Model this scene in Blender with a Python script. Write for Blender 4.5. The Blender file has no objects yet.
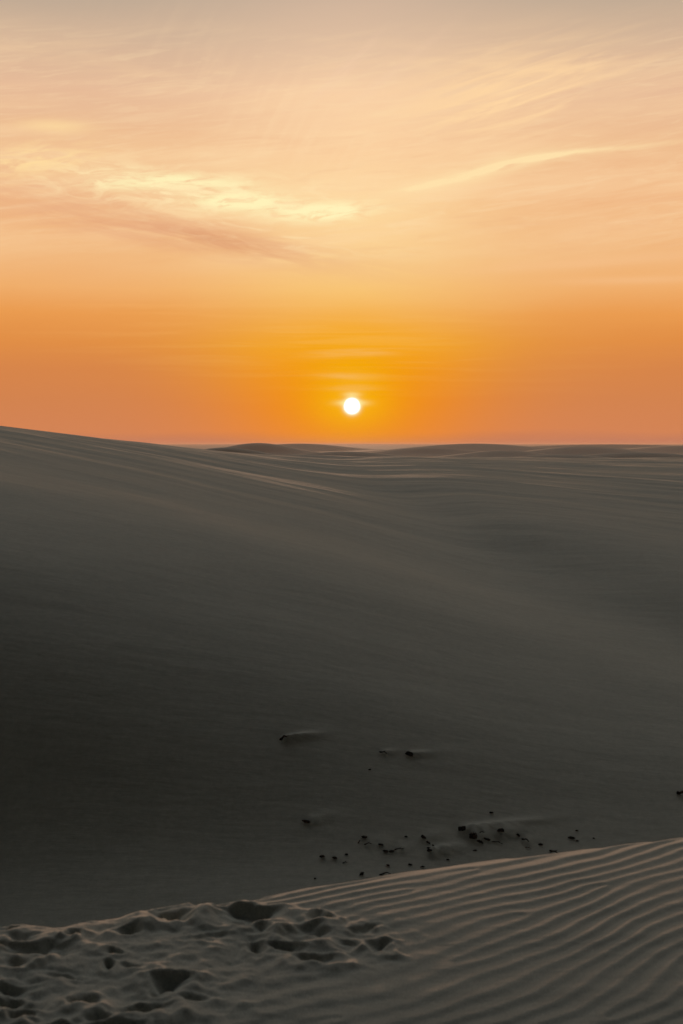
import bpy, math, random
import numpy as np

random.seed(5)
rng = np.random.default_rng(11)
R = math.radians
scene = bpy.context.scene
col = scene.collection

# ------------------------------------------------------------------ camera
EYE = 1.6
F = 1024 * 50.0 / 36.0                       # focal length in pixels (50 mm, 24x36 upright)
HOR = 444.0
PITCH = math.atan((512 - HOR) / F)
cam_d = bpy.data.cameras.new('camera')
cam_d.sensor_fit = 'VERTICAL'; cam_d.sensor_height = 36; cam_d.sensor_width = 24
cam_d.lens = 50; cam_d.clip_start = 0.05; cam_d.clip_end = 60000
cam_d.dof.use_dof = True; cam_d.dof.focus_distance = 60; cam_d.dof.aperture_fstop = 7
cam = bpy.data.objects.new('camera', cam_d); col.objects.link(cam)
cam.location = (0, 0, EYE)
cam.rotation_euler = (math.pi / 2 - PITCH, 0, 0)
scene.camera = cam


def ray(px, py):
    """direction through a photograph pixel"""
    cx = (px - 341.5) / F; cy = (512 - py) / F
    return np.array((cx, math.cos(PITCH) + cy * math.sin(PITCH), -math.sin(PITCH) + cy * math.cos(PITCH)))


def azel(px, py):
    d = ray(px, py)
    return math.degrees(math.atan2(d[0], d[1])), math.degrees(math.atan2(d[2], math.hypot(d[0], d[1])))


def flat(px, py):
    d = ray(px, py); t = -EYE / d[2]
    return d[0] * t, d[1] * t


# ------------------------------------------------------------------ noise
PERM = rng.permutation(1024)
GR = rng.uniform(0, 2 * math.pi, 1024)
GX, GY = np.cos(GR), np.sin(GR)


def noise(x, y, seed=0):
    xi = np.floor(x).astype(np.int64); yi = np.floor(y).astype(np.int64)
    xf = x - xi; yf = y - yi
    u = xf * xf * xf * (xf * (xf * 6 - 15) + 10); v = yf * yf * yf * (yf * (yf * 6 - 15) + 10)

    def g(ix, iy, fx, fy):
        k = PERM[(PERM[(ix + seed * 37) & 1023] + iy) & 1023]
        return GX[k] * fx + GY[k] * fy
    a = g(xi, yi, xf, yf); b = g(xi + 1, yi, xf - 1, yf)
    c = g(xi, yi + 1, xf, yf - 1); d = g(xi + 1, yi + 1, xf - 1, yf - 1)
    return (a + (b - a) * u + (c - a) * v + (a - b - c + d) * u * v) * 1.5


def fbm(x, y, seed=0, octs=3):
    s = 0; a = 1
    for i in range(octs):
        s = s + a * noise(x * 2 ** i, y * 2 ** i, seed + i * 7); a *= .5
    return s


def sstep(a, b, x):
    t = np.clip((x - a) / (b - a), 0, 1)
    return t * t * (3 - 2 * t)


def smax(a, b, k):
    return (a + b + np.sqrt((a - b) ** 2 + k * k)) / 2


# ------------------------------------------------------------------ terrain
CREST_PX = [(-700, 985), (-300, 952), (0, 925), (60, 926), (110, 919), (150, 911), (190, 905), (240, 901), (300, 889), (350, 881),
            (400, 874), (450, 868), (520, 858), (600, 848), (683, 838), (900, 812), (1300, 775)]
cw = np.array([flat(*p) for p in CREST_PX])


def crest_y(x):
    left = cw[0, 1] + (x - cw[0, 0]) * .25
    right = cw[-1, 1] + (x - cw[-1, 0]) * .5
    y = np.interp(x, cw[:, 0], cw[:, 1]) + .022 * noise(x * 2.2, 0 * x + .5, 80) + .008 * noise(x * 9, 0 * x + .5, 81)
    return np.where(x < cw[0, 0], left, np.where(x > cw[-1, 0], right, y))


# trampled pits: pixel, half width px, half height px, depth m
PITS = [(172, 914, 26, 8, .060), (243, 916, 32, 8, .065), (205, 908, 34, 3.5, .025), (128, 929, 16, 6, .045), (76, 937, 10, 5, .05),
        (48, 949, 32, 9, .05), (18, 962, 18, 6, .035), (116, 952, 13, 3, .045), (112, 963, 9, 4, .035), (168, 980, 22, 6, .055),
        (84, 995, 20, 6, .055), (10, 984, 22, 4, .04), (8, 994, 16, 4.5, .05), (146, 1003, 28, 6, .045), (103, 1009, 18, 4, .03),
        (22, 1012, 16, 6, .05), (54, 1020, 20, 4, .035), (321, 921, 14, 4, .035), (306, 934, 22, 7, .045), (260, 947, 12, 5, .04),
        (290, 948, 15, 3.5, .03), (317, 959, 24, 5, .04), (380, 945, 13, 6, .045), (345, 944, 20, 4, .022), (366, 928, 15, 4, .025),
        (206, 936, 30, 4, .025), (260, 932, 14, 4, .02), (4, 927, 20, 4, .03), (190, 993, 18, 3, .02), (118, 1019, 26, 4, .035),
        (232, 899, 20, 3, .02), (8, 944, 14, 4, .03), (64, 974, 20, 3, .02), (138, 966, 14, 3, .018), (28, 936, 16, 4, .02),
        (-40, 950, 30, 7, .05), (-60, 985, 34, 8, .05), (-110, 965, 30, 8, .05), (-30, 1010, 24, 7, .05), (-90, 1020, 30, 8, .05),
        (60, 1045, 26, 7, .05), (140, 1050, 30, 7, .04), (-20, 1060, 30, 8, .05)]


FORKS = [(.35, 4.35, 1), (.62, 4.75, -1), (1.05, 4.25, 1), (.95, 5.05, -1), (-.15, 4.25, 1), (.25, 5.0, -1), (1.3, 4.7, 1), (.0, 3.95, -1),
         (.75, 3.95, 1), (.5, 5.25, -1), (1.5, 4.1, -1), (-.6, 4.0, 1)]


def detail_fg(x, y):
    """wind ripples and trampled sand of the near dune"""
    wx = noise(x * .8, y * .8, 3) * .13 + noise(x * 2.4, y * 2.4, 4) * .036 + noise(x * 6.5, y * 6.5, 5) * .008
    a = R(36)
    q = -x * math.sin(a) + y * math.cos(a) + wx
    lam = .080
    ph = q / lam + .35 * noise(x * 1.1 + 3, y * 1.1, 9)
    for (fx, fy, sg) in FORKS:
        ph = ph + sg * np.arctan2(y - fy, x - fx) / (2 * math.pi)
    prof = .5 + .5 * np.sin(2 * math.pi * ph + .35 * np.sin(2 * math.pi * ph)) 
    amp = .0043 * (1 + .7 * noise(x * 1.7, y * 1.7, 12)) 
    rip = (prof - .5) * np.clip(amp, .0012, .010)
    # trampled zone mask
    mask = np.zeros_like(x); pit = np.zeros_like(x)
    jx = x + .03 * noise(x * 7, y * 7, 21) + .014 * noise(x * 21, y * 21, 22)
    jy = y + .05 * noise(x * 7, y * 7, 24) + .020 * noise(x * 21, y * 21, 25)
    for (px, py, hw, hh, dep) in PITS:
        cx, cy = flat(px, py)
        sx = abs(flat(px + hw, py)[0] - cx) * .72
        sy = abs(flat(px, py - hh)[1] - flat(px, py + hh)[1]) / 2 * .70
        dx = (jx - cx) / sx; dy = (jy - cy) / sy
        # far wall of a pit is the steep one: its centre is pushed away from the viewer
        r2 = dx * dx + (dy * np.where(dy > 0, 1.35, .8)) ** 2
        pit -= .62 * dep * np.exp(-r2 * 1.1)
        pit += dep * .20 * np.exp(-(np.sqrt(r2) - 1.75) ** 2 * 3)
        mask = np.maximum(mask, np.exp(-r2 * .12))
    zone = np.zeros_like(x)
    for (px, py, hw, hh) in ((70, 965, 200, 62), (290, 938, 120, 30), (100, 1040, 200, 60)):
        cx, cy = flat(px, py); sx = abs(flat(px + hw, py)[0] - cx); sy = abs(flat(px, py - hh)[1] - flat(px, py + hh)[1]) / 2
        zone = zone + np.exp(-(((x - cx) / sx) ** 2 + ((y - cy) / sy) ** 2) * 1.2)
    zone = np.clip(zone * (1 + .6 * noise(x * 2.2, y * 2.2, 28)), 0, 1)
    rip = rip * (1 - .6 * zone)
    rough = np.maximum(mask, zone) * (.015 * fbm(x * 5, y * 6, 31) + .0042 * fbm(x * 19, y * 19, 35) + .0030 * np.maximum(fbm(x * 38, y * 38, 37), .15))
    return rip + pit + rough


FAR = [(120, -1.45), (170, -2.2), (260, -2.6), (600, -2.2), (1500, -1.3), (4500, -.9)]
NEAR = [(-30, -1.6), (2, -3.9), (8, -4.15)]
# heights relative to the eye along three lines: left shoulder, middle, right
ZL = np.array(NEAR + [(10.6, -4.12), (12, -3.72), (13.9, -2.62), (15.6, -1.80), (19.5, -.78), (25.8, .10), (31, .44), (40, .58), (60, .50), (85, -.5)] + FAR)
ZM = np.array(NEAR + [(10.6, -3.92), (12, -3.62), (14, -2.93), (17.9, -1.96), (23.4, -1.25), (31, -.80), (51, -.66), (80, -.9)] + FAR)
ZR = np.array(NEAR + [(10.6, -3.88), (12, -3.66), (14.8, -3.09), (20, -2.16), (27, -1.44), (36, -.96), (55, -.82), (80, -1.0)] + FAR)
ZT = ZM


def spline(t, xs, ys):
    d = np.gradient(ys, xs)
    i = np.clip(np.searchsorted(xs, t) - 1, 0, len(xs) - 2)
    h = xs[i + 1] - xs[i]; s = np.clip((t - xs[i]) / h, 0, 1)
    return ((2 * s ** 3 - 3 * s ** 2 + 1) * ys[i] + (s ** 3 - 2 * s ** 2 + s) * h * d[i]
            + (-2 * s ** 3 + 3 * s ** 2) * ys[i + 1] + (s ** 3 - s ** 2) * h * d[i + 1])


# low dunes of the field: pixel of the top, half width in pixels, distance m, depth m, lean of the ridge
MOUNDS = [(475, 443.6, 90, 420, 50, .1), (505, 450.3, 60, 230, 20, .1), (585, 446.4, 70, 300, 30, 0), (665, 457.5, 80, 112, 8, -.10), (395, 456.5, 75, 120, 8, .08),
          (300, 443.6, 60, 500, 60, 0), (258, 443.0, 50, 330, 24, .1), (345, 451.5, 70, 205, 14, .05), (610, 444.3, 110, 600, 60, 0),
          (690, 445.5, 70, 420, 40, 0), (560, 462.5, 110, 88, 6, -.10), (430, 447.5, 60, 330, 24, 0), (225, 447.5, 60, 150, 9, .1),
          (120, 446, 90, 110, 8, .1), (790, 452, 90, 200, 20, 0), (-120, 440, 120, 260, 30, 0), (350, 443.9, 700, 2200, 200, 0),
          (640, 452.5, 90, 165, 10, -.05), (460, 459.5, 100, 100, 6, .03), (300, 455, 80, 95, 6, .1), (560, 454.5, 70, 150, 9, 0),
          (620, 470.5, 130, 60, 4.5, -.2), (380, 466, 110, 66, 4.5, .1), (500, 468, 90, 62, 3.5, -.05), (700, 464, 70, 80, 5, -.1)]


def bowl(x, y):
    """hollow, the long dune face beyond it and the dune field to the horizon"""
    s_ = x / np.maximum(y + .0, 7)
    s_ = .5 * np.tanh(s_ / .5)
    wl = (-s_ / .225 + np.sqrt((s_ / .225) ** 2 + .09)) / 2 - .01
    wr = (s_ / .225 + np.sqrt((s_ / .225) ** 2 + .09)) / 2
    zl, zm, zr = (spline(y, Q[:, 0], Q[:, 1]) for Q in (ZL, ZM, ZR))
    z = zm + np.minimum(wl, 1.7) * (zl - zm) + np.minimum(wr, 1.5) * (zr - zm) + EYE
    # soft break of slope crossing the right-hand face
    yd = np.interp(x, [-3, 1.2, 1.9, 2.6, 3.4, 4.9, 7, 12], [42, 30, 27.6, 25.0, 22.9, 20.2, 18.2, 15.5])
    yd = yd + .2 * noise(x * .4, y * .4, 44)
    z = z + .20 * np.tanh((y - yd) / 2.6) * sstep(-.5, 3, x) * (1 - sstep(60, 120, y))
    yl = 20.3 - .05 * (x + 1) ** 2 - .30 * x + .2 * noise(x * .3, y * .3, 45)
    z = z - .14 * np.tanh((y - yl) / 1.8) * sstep(12, 15, y) * (1 - sstep(60, 120, y))
    # gentle undulation
    z = z + .05 * noise(x * .16 + 4, y * .15, 41) * sstep(11, 20, y) + .012 * noise(x * .5, y * .7, 42) * sstep(8, 12, y) * (1 - sstep(30, 80, y))
    # wind-drawn streaks on the upper face
    a = R(-24)
    p = x * math.cos(a) + y * math.sin(a); q = -x * math.sin(a) + y * math.cos(a)
    z = z + sstep(17, 34, y) * ((.066 * fbm(p * .06, q * .42, 50)) + .018 * fbm(p * .2, q * 1.6, 54)) * (1 - .7 * sstep(80, 200, y))
    # the dune field
    far = sstep(45, 110, y)
    n1 = fbm(x * .02 + 9.3, y * .03 + 2.2, 61, 3)
    n2 = fbm(x * .0035 + 1.3, y * .005 + 8.2, 66, 3)
    z = z + far * .12 * n1 + .3 * sstep(300, 900, y) * n2
    for (px, py, hw, dist, dep, lean) in MOUNDS:
        cx = (px - 341.5) / F * dist; w = hw / F * dist
        top = EYE + (444 - py) / F * dist
        u = (x - cx) / w; v = (y - dist - lean * (x - cx) * 3) / dep
        z = z + (top - z + np.sqrt((top - z) ** 2 + .01)) / 2 * np.exp(-u * u - np.where(v < 0, (v * 4.0) ** 2, (v * .7) ** 2))
    z = z + sstep(700, 4000, y) * 3.0 * (np.abs(fbm(x * .0011 + 5, y * .0013, 75)) - .5)
    return z


def ground(x, y, tails=None):
    yc = crest_y(x)
    # soften the polyline
    d = (y - yc) * .92
    mound = -.02 * (y - 5.3) ** 2 * (y < 5.3) 
    mound = np.maximum(mound, -.6)
    near = (y > 1.2) & (y < 9) & (np.abs(x) < 4.5)
    fg = mound - .62 * (d + np.sqrt(d * d + .05 ** 2)) / 2 + .31 * .05
    det = np.zeros_like(x)
    if near.any():
        dd = detail_fg(x[near], y[near]) * (1 - sstep(.0, .35, d[near]))
        det[near] = dd
    fg = fg + det
    fg = np.where(y < 1.2, np.maximum(fg, -.4), fg)
    b = bowl(x, y)
    z = smax(fg, b, .25)
    z = np.where(fg - b > 1.0, fg, z)
    if tails is not None:
        z = z + tails(x, y)
    return z


def hit(px, py):
    """where the sight line through a pixel meets the ground"""
    d = ray(px, py)
    t = np.geomspace(3, 4000, 4000)
    X, Y, Z = d[0] * t, d[1] * t, EYE + d[2] * t
    g = ground(X, Y)
    ok = np.where((Z < g))[0]
    if len(ok) == 0:
        return X[-1], Y[-1]
    i = max(ok[0], 1)
    lo, hi = t[i - 1], t[i]
    for _ in range(25):
        m = (lo + hi) / 2
        if EYE + d[2] * m < ground(np.array([d[0] * m]), np.array([d[1] * m]))[0]:
            hi = m
        else:
            lo = m
    return d[0] * hi, d[1] * hi


# ------------------------------------------------------------------ debris in the hollow
# pixel x, pixel y, kind, length px, height px, turn, drift length px (0 none), drift strength, label
D = [
    (284, 741, 'twig', 9, 4, 25, 42, 1.0, 'bent dark twig alone high on the slope, leftmost of all, with a sand drift behind'),
    (383, 754, 'twig', 8, 2.6, -20, 20, .45, 'short dark twig left of the larger stone, high on the slope'),
    (410, 756, 'stone', 9, 4, -20, 34, .55, 'large dark stone high on the slope, with a pale drift reaching right'),
    (370, 770, 'stone', 3, 2, 0, 0, 0, 'tiny stone alone below the high twig and stone pair'),
    (307, 823, 'stone', 8, 3, -12, 34, .5, 'flat dark stone alone between the high twig and the left scatter'),
    (364, 838, 'stone', 6, 4, -15, 0, 0, 'dark stone topmost in the left scatter'),
    (359, 842, 'twig', 5, 2, 50, 0, 0, 'faint short twig tucked just below left of the topmost stone'),
    (368, 845, 'twig', 8, 2, 8, 16, .3, 'flat twig lying just under the topmost stone of the left scatter'),
    (381, 846, 'stone', 6, 3, -10, 14, .3, 'small dark stone above the row of three touching pieces'),
    (385, 852, 'stone', 5, 4, 0, 0, 0, 'tallest stone, left end of the row of three touching pieces'),
    (391, 852, 'stone', 6, 3, 10, 0, 0, 'middle stone in the row of three touching pieces'),
    (399, 850, 'twig', 10, 2, 15, 18, .3, 'thin twig at the right end of the row of touching pieces'),
    (346, 855, 'stone', 4, 2.4, 0, 0, 0, 'small stone upper right of the flat trio at the left'),
    (335, 859, 'stone', 6, 2.6, -20, 10, .3, 'middle stone of the flat trio at the left of the scatter'),
    (322, 858, 'stone', 6, 2.6, 5, 10, .3, 'leftmost stone of the scatter near the ripple crest'),
    (345, 863, 'twig', 5, 1.6, 5, 0, 0, 'thin pale twig just below the small trio at the left'),
    (388, 866, 'stone', 4, 2.6, -40, 0, 0, 'little stone between the touching row and the long flat twig'),
    (362, 875, 'stone', 5, 3.6, 10, 0, 0, 'rounded stone just above the near crest, left of the long flat twig'),
    (385, 875, 'twig', 12, 2.8, 6, 0, 0, 'long thick twig lying flat along the near dune crest'),
    (315, 879, 'stone', 3, 1.6, 0, 0, 0, 'tiny stone at the near crest, far left'),
    (423, 839, 'stone', 6, 4.4, -20, 30, .4, 'upright stone at the head of the slanting chain'),
    (428, 843, 'stone', 5, 3, -30, 0, 0, 'second stone down the slanting chain'),
    (433, 846, 'stone', 3, 1.8, -20, 0, 0, 'small last stone at the right of the slanting chain'),
    (429, 848.5, 'stone', 4, 2, 0, 0, 0, 'small stone directly above the stone with the long low drift'),
    (430, 853.5, 'stone', 6, 3.6, 0, 44, 1.0, 'dark stone with a long low drift, below the slanting chain'),
    (460, 830.5, 'stone', 4, 4.6, 0, 0, 0, 'left one of the upright pair at the start of the longest drift'),
    (463.5, 832.5, 'stone', 4.6, 6, 0, 95, 1.1, 'right one of the upright pair at the start of the longest drift'),
    (473, 839.5, 'clump', 10, 5, 0, 60, .8, 'biggest dark clump of dried stalks in the middle of the scatter'),
    (480, 843, 'stone', 6, 3.6, -20, 0, 0, 'stone touching the lower right of the biggest clump'),
    (482, 837, 'twig', 5, 1.6, 0, 0, 0, 'thin twig just above the right end of the biggest clump'),
    (487, 840.5, 'stone', 6, 3, -15, 0, 0, 'stone a little right of the biggest clump'),
    (497, 843, 'twig', 12, 1.8, -15, 0, 0, 'thin twig trailing right from the stones beside the biggest clump'),
    (500.5, 835.5, 'stone', 8, 4, -20, 40, .5, 'dark stone above the thin trailing twig, right of the biggest clump'),
    (518, 836.5, 'stone', 5, 3.4, -20, 0, 0, 'upper stone of the slanting pair right of the middle scatter'),
    (525, 841.5, 'twig', 8, 3, -30, 20, .4, 'lower piece of the slanting pair, a thick short twig'),
    (528, 848, 'twig', 6, 1.4, -20, 0, 0, 'faint thin twig below the slanting pair'),
    (541, 845, 'stone', 5, 2, 0, 0, 0, 'pale half buried stone right of the slanting pair'),
    (554, 852.5, 'twig', 10, 3, -28, 0, 0, 'tilted dark twig at the near crest, right of all the scatter'),
    (571, 838.5, 'stone', 7, 2.8, -12, 0, 0, 'flat stone at the far right end of the scatter'),
    (577, 831, 'stone', 3, 1.8, 0, 0, 0, 'tiny stone above the flat stone at the right end'),
    (577.5, 841, 'stone', 3, 1.6, 0, 0, 0, 'tiny stone below right of the flat stone at the right end'),
    (410, 865, 'stone', 4, 2.2, 0, 0, 0, 'small stone left of the pair at the near crest middle'),
    (422.5, 867, 'stone', 5, 2, 5, 0, 0, 'small stone right of the pair at the near crest middle'),
    (448, 860, 'stone', 3, 1.8, 0, 0, 0, 'tiny stone alone between the long low drift and the near crest'),
    (475, 850.5, 'stone', 4, 1.8, 0, 0, 0, 'tiny faint stone just under the biggest clump'),
    (491, 813, 'stone', 4, 1.8, 0, 0, 0, 'faint small stone alone above the longest drift'),
    (406, 837, 'stone', 3, 1.6, 0, 0, 0, 'tiny faint stone between the left scatter and the slanting chain'),
    (680.5, 795, 'twig', 9, 5, -35, 0, 0, 'dark bent twig at the far right edge of the view'),
    (594, 838.5, 'stone', 2.4, 1.4, 0, 0, 0, 'tiniest speck of stone, rightmost near the crest'),
]
spots = [hit(d[0], d[1]) for d in D]

# pixel x, y of one trailing end is never needed: a drift runs from its piece down the wind
WIND = np.array((math.cos(R(24)), math.sin(R(24))))
TAILS = []
for d, (sx_, sy_) in zip(D, spots):
    if d[6] > 0:
        m = sy_ / F
        TAILS.append((sx_, sy_, d[6] * m * 1.15, d[7], max(d[4], 3) * m))
    # small scour in front of each piece


def tails(x, y):
    z = np.zeros_like(x)
    sel = (y > 9) & (y < 60) & (np.abs(x) < 14)
    if not sel.any():
        return z
    X, Y = x[sel], y[sel]; acc = np.zeros_like(X)
    for (cx, cy, L, s, h) in TAILS:
        u = (X - cx) * WIND[0] + (Y - cy) * WIND[1]
        v = -(X - cx) * WIND[1] + (Y - cy) * WIND[0]
        w = h * .38 + .012 + .02 * np.clip(u / L, 0, 2)
        w = w * np.where(v < 0, .75, 1.5)
        env = sstep(-h * 1.0, h * 1.2, u) * np.exp(-(np.clip(u, 0, None) / L) ** 2 * 2.2)
        acc += s * .058 * env * np.exp(-(v / w) ** 2)
        acc -= s * .007 * np.exp(-((u + h) / (h * 1.4)) ** 2 - (v / (h * 2.4)) ** 2)
    z[sel] = acc
    return z


# ------------------------------------------------------------------ materials
def new_mat(name):
    m = bpy.data.materials.new(name); m.use_nodes = True
    nt = m.node_tree; nt.nodes.clear()
    out = nt.nodes.new('ShaderNodeOutputMaterial')
    b = nt.nodes.new('ShaderNodeBsdfPrincipled')
    nt.links.new(b.outputs[0], out.inputs[0])
    return m, nt, b


def sand_material():
    m, nt, b = new_mat('sand')
    N = nt.nodes.new; Lk = nt.links.new
    geo = N('ShaderNodeNewGeometry')

    def mapped(scale, rot=0):
        mp = N('ShaderNodeMapping'); mp.inputs['Scale'].default_value = scale; mp.inputs['Rotation'].default_value = (0, 0, rot)
        Lk(geo.outputs['Position'], mp.inputs['Vector']); return mp.outputs[0]

    def nz(vec, scale, det=3, rough=.6):
        n = N('ShaderNodeTexNoise'); n.inputs['Scale'].default_value = scale; n.inputs['Detail'].default_value = det
        n.inputs['Roughness'].default_value = rough; Lk(vec, n.inputs['Vector']); return n.outputs['Fac']
    grain = nz(mapped((1, 1, 1)), 260, 2)
    blotch = nz(mapped((1, 1, 1)), 2.3, 5, .62)
    streak = nz(mapped((.10, .9, .3), R(24)), 1.2, 5, .6)

    def ramp(fac, a, c, p0=.3, p1=.7):
        r = N('ShaderNodeMapRange'); r.inputs['From Min'].default_value = p0; r.inputs['From Max'].default_value = p1
        r.inputs['To Min'].default_value = a; r.inputs['To Max'].default_value = c; Lk(fac, r.inputs['Value']); return r.outputs[0]

    def mul(a, c):
        k = N('ShaderNodeMath'); k.operation = 'MULTIPLY'; Lk(a, k.inputs[0]); Lk(c, k.inputs[1]); return k.outputs[0]
    mott = nz(mapped((1, 1, 1)), 14, 8, .72)
    f0 = ramp(mott, .86, 1.14)
    f = mul(mul(ramp(grain, .66, 1.34), ramp(blotch, .93, 1.07)), ramp(streak, .955, 1.045))
    f = mul(f, f0)
    c = N('ShaderNodeMix'); c.data_type = 'RGBA'; c.blend_type = 'MULTIPLY'; c.inputs[0].default_value = 1
    c.inputs[6].default_value = (.395, .394, .345, 1)
    comb = N('ShaderNodeCombineColor')
    for i in range(3):
        Lk(f, comb.inputs[i])
    Lk(comb.outputs[0], c.inputs[7]); Lk(c.outputs[2], b.inputs['Base Color'])
    b.inputs['Roughness'].default_value = .85
    b.inputs['Specular IOR Level'].default_value = .10
    b.inputs['Diffuse Roughness'].default_value = .6
    b.inputs['Sheen Weight'].default_value = .55; b.inputs['Sheen Roughness'].default_value = .55; b.inputs['Sheen Tint'].default_value = (.85, .83, .72, 1)
    bp = N('ShaderNodeBump'); bp.inputs['Strength'].default_value = .35; bp.inputs['Distance'].default_value = .0018
    Lk(nz(mapped((1, 1, 1)), 120, 3), bp.inputs['Height'])
    bp2 = N('ShaderNodeBump'); bp2.inputs['Strength'].default_value = .3; bp2.inputs['Distance'].default_value = .035
    Lk(nz(mapped((.5, 2.2, 1), R(20)), 1.8, 4, .55), bp2.inputs['Height'])
    bp3 = N('ShaderNodeBump'); bp3.inputs['Strength'].default_value = .22; bp3.inputs['Distance'].default_value = .008
    Lk(nz(mapped((.6, 1.8, 1), R(24)), 9, 7, .7), bp3.inputs['Height']); Lk(bp2.outputs[0], bp3.inputs['Normal'])
    Lk(bp3.outputs[0], bp.inputs['Normal'])
    Lk(bp.outputs[0], b.inputs['Normal'])
    return m


def dark_material(name, c0, c1, scale):
    m, nt, b = new_mat(name)
    n = nt.nodes.new('ShaderNodeTexNoise'); n.inputs['Scale'].default_value = scale; n.inputs['Detail'].default_value = 4
    tc = nt.nodes.new('ShaderNodeTexCoord'); nt.links.new(tc.outputs['Object'], n.inputs['Vector'])
    r = nt.nodes.new('ShaderNodeValToRGB'); r.color_ramp.elements[0].color = (*c0, 1); r.color_ramp.elements[1].color = (*c1, 1)
    r.color_ramp.elements[0].position = .35; r.color_ramp.elements[1].position = .7
    nt.links.new(n.outputs['Fac'], r.inputs[0]); nt.links.new(r.outputs[0], b.inputs['Base Color'])
    b.inputs['Roughness'].default_value = .9; b.inputs['Specular IOR Level'].default_value = .2
    bp = nt.nodes.new('ShaderNodeBump'); bp.inputs['Strength'].default_value = .6; bp.inputs['Distance'].default_value = .004
    nt.links.new(n.outputs['Fac'], bp.inputs['Height']); nt.links.new(bp.outputs[0], b.inputs['Normal'])
    return m


SAND = sand_material()
STONE = dark_material('dark_stone', (.018, .017, .016), (.04, .037, .034), 22)
WOOD = dark_material('dark_wood', (.016, .014, .012), (.035, .03, .025), 30)

# ------------------------------------------------------------------ ground sheets (one polar lattice around the viewpoint, dense where fine relief needs it)
th = np.concatenate([np.linspace(-180, -50, 40, endpoint=False), np.linspace(-50, -19, 40, endpoint=False), np.arange(-19, 19, .075),
                     np.linspace(19, 50, 40, endpoint=False), np.linspace(50, 180, 41)])
rr = [.02, .3, .7, 1.2, 1.8, 2.3, 2.8]
r_ = 3.1
while r_ < 4400:
    rr.append(r_)
    if r_ < 6.8: r_ += .0085
    elif r_ < 13: r_ += .06
    elif r_ < 32: r_ += .035
    elif r_ < 70: r_ += .10
    else: r_ *= 1.006
rr = np.array(rr)
TH, RR = np.meshgrid(np.radians(th), rr)
X = RR * np.sin(TH); Y = RR * np.cos(TH)
Z = ground(X.ravel(), Y.ravel(), tails).reshape(X.shape)
nr, nt_ = X.shape
P = np.stack([X, Y, Z], -1).astype(np.float32)


def sheet(name, i0, i1, label):
    V = P[i0:i1].reshape(-1, 3); n = i1 - i0
    idx = np.arange(n * nt_).reshape(n, nt_)
    q = np.stack([idx[:-1, :-1], idx[1:, :-1], idx[1:, 1:], idx[:-1, 1:]], -1).reshape(-1, 4)
    q = q[:, ::-1]
    me = bpy.data.meshes.new(name)
    me.vertices.add(len(V)); me.vertices.foreach_set('co', V.ravel())
    me.loops.add(q.size); me.loops.foreach_set('vertex_index', q.ravel().astype(np.int32))
    me.polygons.add(len(q)); me.polygons.foreach_set('loop_start', np.arange(0, q.size, 4, dtype=np.int32))
    me.polygons.foreach_set('use_smooth', np.ones(len(q), dtype=bool))
    me.update(calc_edges=True); me.validate()
    me.materials.append(SAND)
    o = bpy.data.objects.new(name, me); col.objects.link(o)
    o['kind'] = 'structure'; o['label'] = label
    return o


ia = int(np.searchsorted(rr, 9.5)); ib = int(np.searchsorted(rr, 95))
sheet('rippled_dune', 0, ia + 1, 'near dune top with wind ripples and trampled footprints')
sheet('dune_slope', ia, ib + 1, 'broad smooth shaded dune face rising beyond the hollow')
sheet('distant_dunes', ib, nr, 'low rolling dunes stretching to the horizon')


# ------------------------------------------------------------------ small pieces
def gh(x, y):
    return float(ground(np.array([x]), np.array([y]), tails)[0])


def make_stone(seed, L, H):
    import bmesh
    rs = np.random.default_rng(seed)
    bm = bmesh.new(); bmesh.ops.create_icosphere(bm, subdivisions=3, radius=.5)
    ax = rs.normal(size=(9, 3)); ax /= np.linalg.norm(ax, axis=1)[:, None]; cut = rs.uniform(.20, .40, 9)
    off = rs.uniform(0, 50, 2)
    for v in bm.verts:
        p = np.array(v.co)
        for a, c in zip(ax, cut):                        # chipped flats
            k = p @ a
            if k > c: p = p - a * (k - c) * .85
        p *= 1 + .3 * float(noise(np.array([p[0] * 5 + off[0]]), np.array([p[1] * 5 + p[2] * 4 + off[1]]), 3)[0])
        v.co = (p[0] * L * 1.2, p[1] * L * .42, p[2] * H * 1.15)
    me = bpy.data.meshes.new('stone'); bm.to_mesh(me); bm.free()
    for f in me.polygons: f.use_smooth = True
    me.materials.append(STONE)
    return me


def tube(bm, pts, rad, n=7):
    rings = []
    for i, p in enumerate(pts):
        p = np.array(p); a = np.array(pts[max(i - 1, 0)]); b = np.array(pts[min(i + 1, len(pts) - 1)])
        t = b - a; t = t / (np.linalg.norm(t) + 1e-9)
        s = np.cross(t, (0, 0, 1.0));
        if np.linalg.norm(s) < .05: s = np.cross(t, (1.0, 0, 0))
        s /= np.linalg.norm(s); u = np.cross(s, t)
        rings.append([bm.verts.new(p + rad[i] * (math.cos(k * 2 * math.pi / n) * s + math.sin(k * 2 * math.pi / n) * u) * (1 + .15 * math.sin(k * 3 + i * 2))) for k in range(n)])
    for a, b in zip(rings, rings[1:]):
        for k in range(n):
            bm.faces.new((a[k], a[(k + 1) % n], b[(k + 1) % n], b[k]))
    bm.faces.new(rings[0]); bm.faces.new(rings[-1][::-1])


def finish(bm, name):
    import bmesh
    bmesh.ops.recalc_face_normals(bm, faces=bm.faces)
    me = bpy.data.meshes.new(name); bm.to_mesh(me); bm.free()
    for f in me.polygons: f.use_smooth = True
    me.materials.append(WOOD)
    return me


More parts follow.
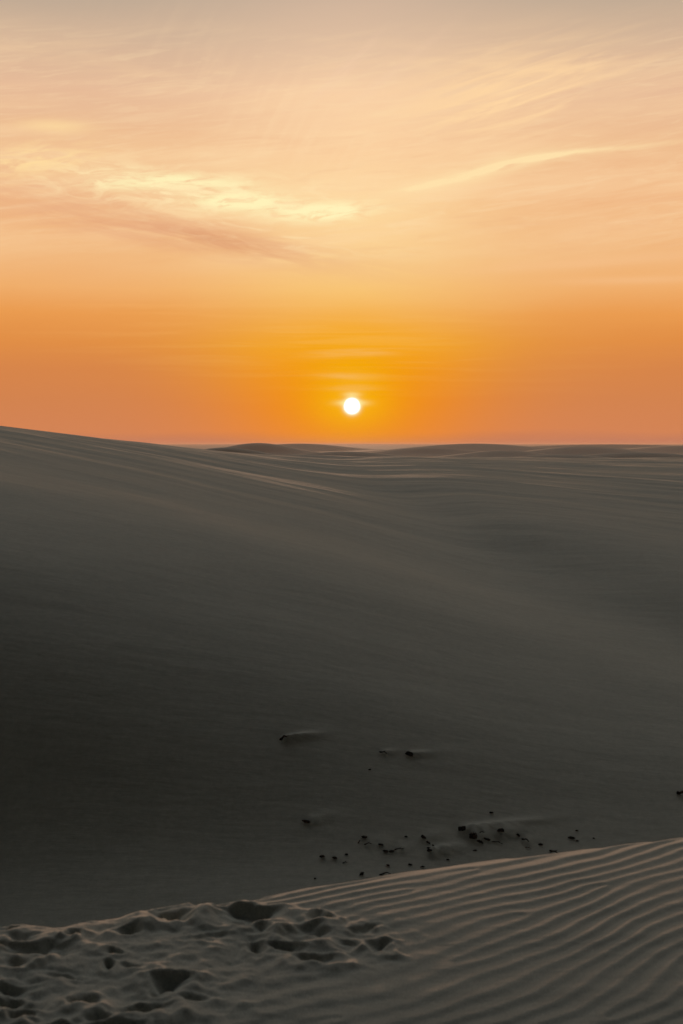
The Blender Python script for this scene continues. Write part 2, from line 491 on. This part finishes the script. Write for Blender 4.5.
def make_twig(seed, L, H):
    import bmesh
    rs = np.random.default_rng(seed); bm = bmesh.new()
    n = 8; k = rs.uniform(.35, .65); w = rs.uniform(-.15, .15)
    pts = []; rad = []
    for i in range(n):
        t = i / (n - 1)
        pts.append(((t - .5) * L, w * L * math.sin(t * 3.1) + rs.normal() * .012 * L, H * (.12 + .55 * math.exp(-((t - k) / .28) ** 2)) + rs.normal() * .02 * H))
        rad.append(H * (.34 - .22 * t) * rs.uniform(.85, 1.1))
    rad[0] *= .6
    tube(bm, pts, rad)
    j = 3 + seed % 2
    b = np.array(pts[j]); s = 1 if seed % 2 else -1
    tube(bm, [b, b + (.10 * L, s * .10 * L, .22 * H), b + (.22 * L, s * .16 * L, .38 * H)], [H * .17, H * .12, H * .06], 6)
    return finish(bm, 'twig')


def make_clump(seed, L, H):
    import bmesh
    rs = np.random.default_rng(seed); bm = bmesh.new()
    for i in range(34):
        a = rs.uniform(0, 2 * math.pi); b = np.array((rs.normal() * .17 * L, rs.normal() * .12 * L, 0))
        d = np.array((math.cos(a) * L * .26, math.sin(a) * L * .22, H * rs.uniform(.3, 1.0)))
        q = b + d * .5 + (0, 0, H * .28)
        tube(bm, [b - (0, 0, .1 * H), b + d * .25 + (0, 0, H * .15), q, b + d + (0, 0, H * .12 - rs.uniform(0, .3) * H)], [H * .15, H * .12, H * .09, H * .04], 5)
    return finish(bm, 'dried_stalk_clump')


NAME = {'stone': 'stone', 'twig': 'twig', 'clump': 'dried_stalk_clump'}
GROUP = {'stone': 'dark stones scattered in the hollow', 'twig': 'dark twigs scattered in the hollow'}
CAT = {'stone': 'stone', 'twig': 'twig', 'clump': 'dried plant'}
for i, (d, (sx_, sy_)) in enumerate(zip(D, spots)):
    m = math.hypot(sx_, sy_) / F
    L, H = d[3] * m, d[4] * m
    me = {'stone': make_stone, 'twig': make_twig, 'clump': make_clump}[d[2]](100 + i, L, H * 1.1)
    o = bpy.data.objects.new(NAME[d[2]], me); col.objects.link(o)
    z = gh(sx_, sy_)
    o.location = (sx_, sy_, z + (H * .22 if d[2] == 'stone' else -.01 * H))
    o.rotation_euler = (R(5), R(-d[5] * .5), R(d[5]))
    o['label'] = d[8]; o['category'] = CAT[d[2]]
    if d[2] in GROUP: o['group'] = GROUP[d[2]]

# ------------------------------------------------------------------ sun
SUN_AZ, SUN_EL = azel(352, 406)
sd = 22000.0
bpy.ops.mesh.primitive_uv_sphere_add(segments=96, ring_count=48, radius=sd * 8.2 / F)
so = bpy.context.object; so.name = 'sun'; so.data.name = 'sun'
for f in so.data.polygons: f.use_smooth = True
so.location = (sd * math.sin(R(SUN_AZ)) * math.cos(R(SUN_EL)), sd * math.cos(R(SUN_AZ)) * math.cos(R(SUN_EL)), EYE + sd * math.sin(R(SUN_EL)))
sm = bpy.data.materials.new('sun_glow'); sm.use_nodes = True
nt = sm.node_tree; nt.nodes.clear()
em = nt.nodes.new('ShaderNodeEmission'); em.inputs[0].default_value = (1, .97, .86, 1); em.inputs[1].default_value = 1.25
oo = nt.nodes.new('ShaderNodeOutputMaterial'); nt.links.new(em.outputs[0], oo.inputs[0])
so.data.materials.append(sm); sm.cycles.emission_sampling = 'NONE'
so['label'] = 'glowing white setting sun just above the dune horizon'; so['category'] = 'sun'

# the lamp stands 1.1 degrees above the disc so that the disc itself does not shade the dunes
LAMP_EL = SUN_EL + 1.15
ld = bpy.data.lights.new('sunlight', 'SUN'); ld.energy = 1.25; ld.angle = R(3.0); ld.color = (1, .60, .40)
lo = bpy.data.objects.new('sunlight', ld); col.objects.link(lo)
lo.rotation_euler = (math.pi / 2 - R(LAMP_EL), 0, math.pi - R(SUN_AZ))


# ------------------------------------------------------------------ dusty air lying over the dunes
import bmesh
HB = 4600.0
bm = bmesh.new(); bmesh.ops.create_cube(bm, size=1)
zmin, zmax = float(P[..., 2].min()) - 1.0, max(float(P[..., 2].max()), EYE) + .6
for v in bm.verts:
    v.co = (v.co.x * 2 * HB, v.co.y * 2 * HB, zmin if v.co.z < 0 else zmax)
me = bpy.data.meshes.new('haze'); bm.to_mesh(me); bm.free()
hz = bpy.data.objects.new('haze', me); col.objects.link(hz); hz['kind'] = 'stuff'; hz['label'] = 'thin dusty haze lying over the dunes'
hm = bpy.data.materials.new('haze'); hm.use_nodes = True; hn = hm.node_tree; hn.nodes.clear()
pv = hn.nodes.new('ShaderNodeVolumePrincipled'); pv.inputs['Color'].default_value = (.82, .54, .38, 1)
pv.inputs['Density'].default_value = .00028; pv.inputs['Anisotropy'].default_value = .5
ho = hn.nodes.new('ShaderNodeOutputMaterial'); hn.links.new(pv.outputs[0], ho.inputs['Volume']); me.materials.append(hm)
print('ZRANGE', zmin, zmax)

# ------------------------------------------------------------------ sky
W = bpy.data.worlds.new('World'); scene.world = W; W.use_nodes = True
nt = W.node_tree; nt.nodes.clear()


class E:
    """a tiny expression builder over Math nodes"""
    def __init__(s, k): s.k = k

    @staticmethod
    def op(name, *a, clamp=False):
        n = nt.nodes.new('ShaderNodeMath'); n.operation = name; n.use_clamp = clamp
        for i, v in enumerate(a):
            v = v.k if isinstance(v, E) else v
            if isinstance(v, (int, float)): n.inputs[i].default_value = v
            else: nt.links.new(v, n.inputs[i])
        return E(n.outputs[0])
    def __add__(s, o): return E.op('ADD', s, o)
    def __radd__(s, o): return E.op('ADD', s, o)
    def __sub__(s, o): return E.op('SUBTRACT', s, o)
    def __rsub__(s, o): return E.op('SUBTRACT', o, s)
    def __mul__(s, o): return E.op('MULTIPLY', s, o)
    def __rmul__(s, o): return E.op('MULTIPLY', s, o)
    def __truediv__(s, o): return E.op('DIVIDE', s, o)
    def clip(s): return E.op('ADD', s, 0.0, clamp=True)
    def exp(s): return E.op('EXPONENT', s)
    def sq(s): return E.op('MULTIPLY', s, s)
    def sm(s, a, b):
        n = nt.nodes.new('ShaderNodeMapRange'); n.interpolation_type = 'SMOOTHSTEP'
        n.inputs['From Min'].default_value = a; n.inputs['From Max'].default_value = b
        nt.links.new(s.k, n.inputs['Value']); return E(n.outputs[0])


tc = nt.nodes.new('ShaderNodeTexCoord')
sep = nt.nodes.new('ShaderNodeSeparateXYZ'); nt.links.new(tc.outputs['Generated'], sep.inputs[0])
gx, gy, gz = E(sep.outputs[0]), E(sep.outputs[1]), E(sep.outputs[2])
K = 180 / math.pi * 1.0
az = E.op('ARCTAN2', gx, gy) * K
el = E.op('ARCSINE', gz) * K
D2P = F * math.pi / 180                           # pixels per degree, so that features can be given at photograph scale


def srgb(c):
    return tuple(((v / 255) / 12.92 if v / 255 <= .04045 else ((v / 255 + .055) / 1.055) ** 2.4) for v in c)


def ramp(fac, stops):
    n = nt.nodes.new('ShaderNodeValToRGB'); cr = n.color_ramp
    while len(cr.elements) < len(stops): cr.elements.new(.5)
    for e, (p, c) in zip(cr.elements, stops):
        e.position = p; e.color = (*srgb(c), 1)
    nt.links.new(fac.k, n.inputs[0]); return n.outputs[0]


def mixc(f, a, b, mode='MIX'):
    n = nt.nodes.new('ShaderNodeMix'); n.data_type = 'RGBA'; n.blend_type = mode
    if isinstance(f, E): nt.links.new(f.k, n.inputs[0])
    else: n.inputs[0].default_value = f
    for i, v in ((6, a), (7, b)):
        if isinstance(v, tuple): n.inputs[i].default_value = (*v, 1)
        else: nt.links.new(v, n.inputs[i])
    return n.outputs[2]


def tex(px_scale_u, px_scale_v, rot=0, seed=0.0, det=5, rough=.55, dist=0.0, warp=None):
    """noise in sky angle; scales are feature sizes in pixels of the photograph"""
    c, s = math.cos(R(rot)), math.sin(R(rot))
    u = (az * c + el * s) * (D2P / px_scale_u); v = (el * c - az * s) * (D2P / px_scale_v)
    if warp is not None: v = v + warp
    cb = nt.nodes.new('ShaderNodeCombineXYZ'); nt.links.new(u.k, cb.inputs[0]); nt.links.new(v.k, cb.inputs[1]); cb.inputs[2].default_value = seed
    n = nt.nodes.new('ShaderNodeTexNoise'); n.inputs['Scale'].default_value = 1; n.inputs['Detail'].default_value = det
    n.inputs['Roughness'].default_value = rough; n.inputs['Distortion'].default_value = dist
    nt.links.new(cb.outputs[0], n.inputs['Vector']); return E(n.outputs['Fac'])


def blob(px, py, sx, sy, rot=0):
    """soft ellipse centred on a sky direction; rot turns it counter-clockwise"""
    a0, e0 = azel(px, py); c, s = math.cos(R(rot)), math.sin(R(rot))
    da, de = az - a0, el - e0
    u = (da * c + de * s) * (D2P / sx); v = (de * c - da * s) * (D2P / sy)
    return ((u.sq() + v.sq()) * -1.0).exp()


def elp(py): return azel(341, py)[1] / 20.0        # ramp position for a photograph row


wob = (tex(260, 60, 4, 3.3) - .5) * .9              # slow waviness of the colour bands
fe = (el + wob) / 20.0
EDGE = [(-20, (184, 165, 145)), (0, (190, 169, 148)), (45, (210, 179, 152)), (95, (230, 187, 153)), (150, (238, 188, 143)),
        (205, (240, 184, 134)), (255, (241, 184, 127)), (290, (240, 174, 108)), (318, (234, 155, 80)), (345, (225, 142, 70)),
        (372, (215, 133, 74)), (400, (211, 131, 79)), (430, (211, 131, 85)), (460, (190, 120, 95))]
MID = [(-20, (200, 174, 152)), (0, (208, 180, 156)), (50, (228, 193, 162)), (95, (247, 206, 166)), (150, (251, 208, 160)),
       (205, (253, 212, 155)), (255, (251, 208, 145)), (290, (249, 198, 120)), (318, (245, 182, 92)), (345, (245, 171, 42)),
       (372, (243, 152, 22)), (400, (240, 138, 24)), (430, (236, 134, 48)), (460, (200, 120, 80))]
c_edge = ramp(fe, [(max(0, elp(p)), c) for p, c in reversed(EDGE)])
c_mid = ramp(fe, [(max(0, elp(p)), c) for p, c in reversed(MID)])
saz, sel_ = azel(352, 406)
g = (((az - saz) * (D2P / 140)).sq() * -1.0).exp()
skyc = mixc(g, c_edge, c_mid)
# saturated glow: a disc round the sun, widening to a fan above it
da, de = az - saz, el - sel_
glow1 = ((((da * (D2P / 92)).sq()) + ((de * (D2P / 52)).sq())) * -1.0).exp()
fan = blob(352, 352, 105, 36)
skyc = mixc((fan * .5).clip(), skyc, srgb((247, 166, 12)))
skyc = mixc((glow1 * .8).clip(), skyc, srgb((243, 143, 6)))
glow2 = blob(352, 384, 46, 44)
skyc = mixc(glow2 * .85, skyc, srgb((245, 172, 0)))
glow3 = blob(352, 404, 30, 19)
skyc = mixc(glow3 * .85, skyc, srgb((250, 178, 8)))

# ---- clouds
cir = tex(230, 26, 6, 1.7, 6, .58, .6)
cir2 = tex(90, 9, 8, 5.1, 6, .6, .8)
# broad pale veil
veil = cir.sm(.40, .70) * el.sm(6.0, 9.0) * (1.0 - el.sm(14.2, 16.8)) * .34
skyc = mixc(veil, skyc, srgb((255, 218, 170)))
fine = tex(75, 8, 7, 31.5, 7, .66, 1.2).sm(.47, .68) * el.sm(6.3, 9.5) * (1.0 - el.sm(14.6, 16.6))
skyc = mixc(fine * .2, skyc, srgb((255, 226, 180)))
fined = tex(95, 10, 4, 41.5, 7, .66, 1.2).sm(.5, .7) * el.sm(6.0, 9.0) * (1.0 - el.sm(11.5, 15.0))
skyc = mixc(fined * .15, skyc, srgb((228, 164, 122)))
# smoky darker band rising to the left
wv = (tex(120, 60, 0, 8.8, 4) - .5)
sm1 = blob(150, 226, 190, 19, -10) * tex(120, 15, -10, 2.2, 6, .62, .8).sm(.28, .62)
skyc = mixc(sm1 * .62, skyc, srgb((224, 156, 118)))
sm1b = blob(215, 240, 80, 9, -10) * tex(70, 10, -10, 4.2, 6, .62, .8).sm(.36, .62)
skyc = mixc(sm1b * .5, skyc, srgb((212, 140, 98)))
sm2 = blob(30, 190, 110, 28, -6) * cir2.sm(.36, .7)
skyc = mixc(sm2 * .4, skyc, srgb((228, 165, 128)))
# bright wisps
wisp = tex(46, 11, -4, 9.4, 6, .62, 1.0)
m1 = blob(190, 190, 165, 20, -5) * wisp.sm(.43, .63)
m2 = (blob(240, 201, 44, 9, 0) * 1.2 + blob(323, 212, 44, 8, 3) * 1.3 + blob(190, 180, 60, 6, -3) * .8 + blob(130, 184, 40, 6, 0) * .6).clip() * tex(34, 7, 4, 3.9, 6, .64, .8).sm(.32, .56)
m3 = blob(30, 160, 58, 13, 8) * tex(50, 12, 14, 6.1, 6, .62, 1.0).sm(.4, .62) + blob(55, 126, 34, 6, 0) * .6
m4 = blob(270, 236, 110, 12, -6) * tex(60, 8, -6, 12.4, 6, .6, .8).sm(.48, .66) * .5
skyc = mixc((m1 * .9 + m4 + blob(190, 185, 210, 34, -5) * .28).clip(), skyc, srgb((255, 227, 176)))
skyc = mixc((m3 * 1.0).clip(), skyc, srgb((255, 220, 160)))
skyc = mixc((m2 * 1.2).clip(), skyc, srgb((255, 242, 186)))
# right-hand feathers
f1 = blob(510, 98, 105, 34, 12) * tex(120, 12, 14, 7.7, 6, .6, .8).sm(.42, .68)
skyc = mixc((f1 * .95 + blob(500, 90, 120, 50, 8) * .22).clip(), skyc, srgb((254, 214, 164)))
f2 = blob(342, 72, 40, 5, 42) * tex(60, 5, 42, 2.9, 4, .6, .3).sm(.4, .65) + blob(395, 70, 60, 4, 36) * .35
skyc = mixc(f2 * .4, skyc, srgb((246, 208, 176)))
f3 = blob(300, 130, 150, 40, -30) * tex(120, 12, 60, 17.7, 5, .6, .5).sm(.45, .7)
skyc = mixc(f3 * .22, skyc, srgb((255, 220, 176)))
# condensation trail, bowed, brightest in its middle
CT = [(300, 203), (385, 193), (430, 184), (480, 172), (520, 161), (565, 153), (620, 148), (683, 142), (760, 137)]
pts = [azel(*p) for p in CT]
lo_a, hi_a = pts[0][0], pts[-1][0]
fc = nt.nodes.new('ShaderNodeFloatCurve'); cu = fc.mapping.curves[0]
e_lo, e_hi = 9.0, 13.5
while len(cu.points) < len(pts): cu.points.new(.5, .5)
for p, (a_, e_) in zip(cu.points, pts):
    p.location = ((a_ - lo_a) / (hi_a - lo_a), (e_ - e_lo) / (e_hi - e_lo))
fc.mapping.update()
ta = ((az - lo_a) / (hi_a - lo_a)).clip()
nt.links.new(ta.k, fc.inputs['Value'])
te = E(fc.outputs[0]) * (e_hi - e_lo) + e_lo
dv = (el - te + (tex(60, 30, 0, 21.0, 4) - .5) * .15) * D2P
band = ((dv / 2.4).sq() * -1.0).exp() + ((dv / 9.0).sq() * -1.0).exp() * .35
along = 2.1 * blob(492, 170, 78, 300) + blob(420, 186, 36, 300) * .35 + .22 * az.sm(azel(560, 0)[0], azel(620, 0)[0])
ct = (band * along * az.sm(azel(370, 0)[0], azel(400, 0)[0]) * tex(50, 8, 12, 13.3, 4).sm(.2, .55)).clip()
skyc = mixc(ct * .95, skyc, srgb((255, 226, 172)))
# low streaks above the sun
lw = tex(190, 7, 0, 15.2, 5, .6, .5)
st = blob(345, 340, 210, 44) * lw.sm(.47, .66)
skyc = mixc(st * .13, skyc, srgb((252, 205, 120)))
st2 = (blob(355, 353, 46, 4, 2) + blob(346, 376, 26, 4) * .9 + blob(352, 388, 22, 3.0) * .9).clip() * tex(50, 5, 0, 11.1, 4).sm(.25, .6)
skyc = mixc(st2 * .62, skyc, srgb((248, 186, 100)))
st3 = blob(130, 300, 230, 30, 2) * lw.sm(.5, .68)
skyc = mixc(st3 * .16, skyc, srgb((246, 178, 104)))
st4 = blob(600, 262, 120, 5, 3) + blob(640, 280, 80, 4, 0)
skyc = mixc(st4 * .3, skyc, srgb((250, 200, 150)))
# aureole right at the disc
dd = E.op('SQRT', (da.sq() + de.sq())) * D2P
skyc = mixc(((dd - 8.6) / -1.3).exp().clip() * .95, skyc, srgb((255, 240, 190)))
flr = (blob(352, 403, 12.5, 3.0) * 1.7 + blob(352, 394.5, 8, 2.6) * .8).clip()
skyc = mixc(flr * .8, skyc, srgb((255, 232, 150)))

# ---- the rest of the vault: Nishita sky, a dim dusk sky overhead and behind
nis = nt.nodes.new('ShaderNodeTexSky'); nis.sky_type = 'NISHITA'; nis.sun_disc = False
nis.sun_elevation = R(LAMP_EL); nis.sun_rotation = R(SUN_AZ)
nis.air_density = 1.2; nis.dust_density = 2.0
DETAIL = skyc
nisc = mixc(1.0, nis.outputs[0], (.01, .01, .01), 'MULTIPLY')
OVER = (.011, .014, .016); EAST = (.005, .006, .007)
front = gy.sm(-.2, .8)
dusk = mixc(front, EAST, OVER)
dusk = mixc(1.0, dusk, nisc, 'ADD')
# west glow beside the clouds; unseen sky above it brightened to light the dune faces
fill_glow = mixc(el.sm(17, 30), c_edge, (1.72, 1.76, 1.74))
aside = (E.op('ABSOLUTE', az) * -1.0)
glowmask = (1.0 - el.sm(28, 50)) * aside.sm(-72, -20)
dusk = mixc(glowmask, dusk, fill_glow)
dusk = mixc(el.sm(-2.5, -.6), (.03, .027, .024), dusk)
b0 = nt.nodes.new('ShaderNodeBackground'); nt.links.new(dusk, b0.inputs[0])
b1 = nt.nodes.new('ShaderNodeBackground'); nt.links.new(DETAIL, b1.inputs[0])
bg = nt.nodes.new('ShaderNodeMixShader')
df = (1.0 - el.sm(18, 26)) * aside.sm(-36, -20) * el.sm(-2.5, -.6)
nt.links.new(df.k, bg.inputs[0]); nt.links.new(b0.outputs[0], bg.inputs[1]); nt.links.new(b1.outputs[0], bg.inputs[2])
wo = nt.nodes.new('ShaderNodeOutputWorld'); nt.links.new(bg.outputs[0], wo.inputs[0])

W.cycles.sampling_method = 'MANUAL'; W.cycles.sample_map_resolution = 256
vs = scene.view_settings
vs.view_transform = 'Standard'; vs.look = 'None'; vs.exposure = 0; vs.gamma = 1; vs.use_curve_mapping = False
scene.cycles.max_bounces = 4
scene.cycles.use_denoising = True
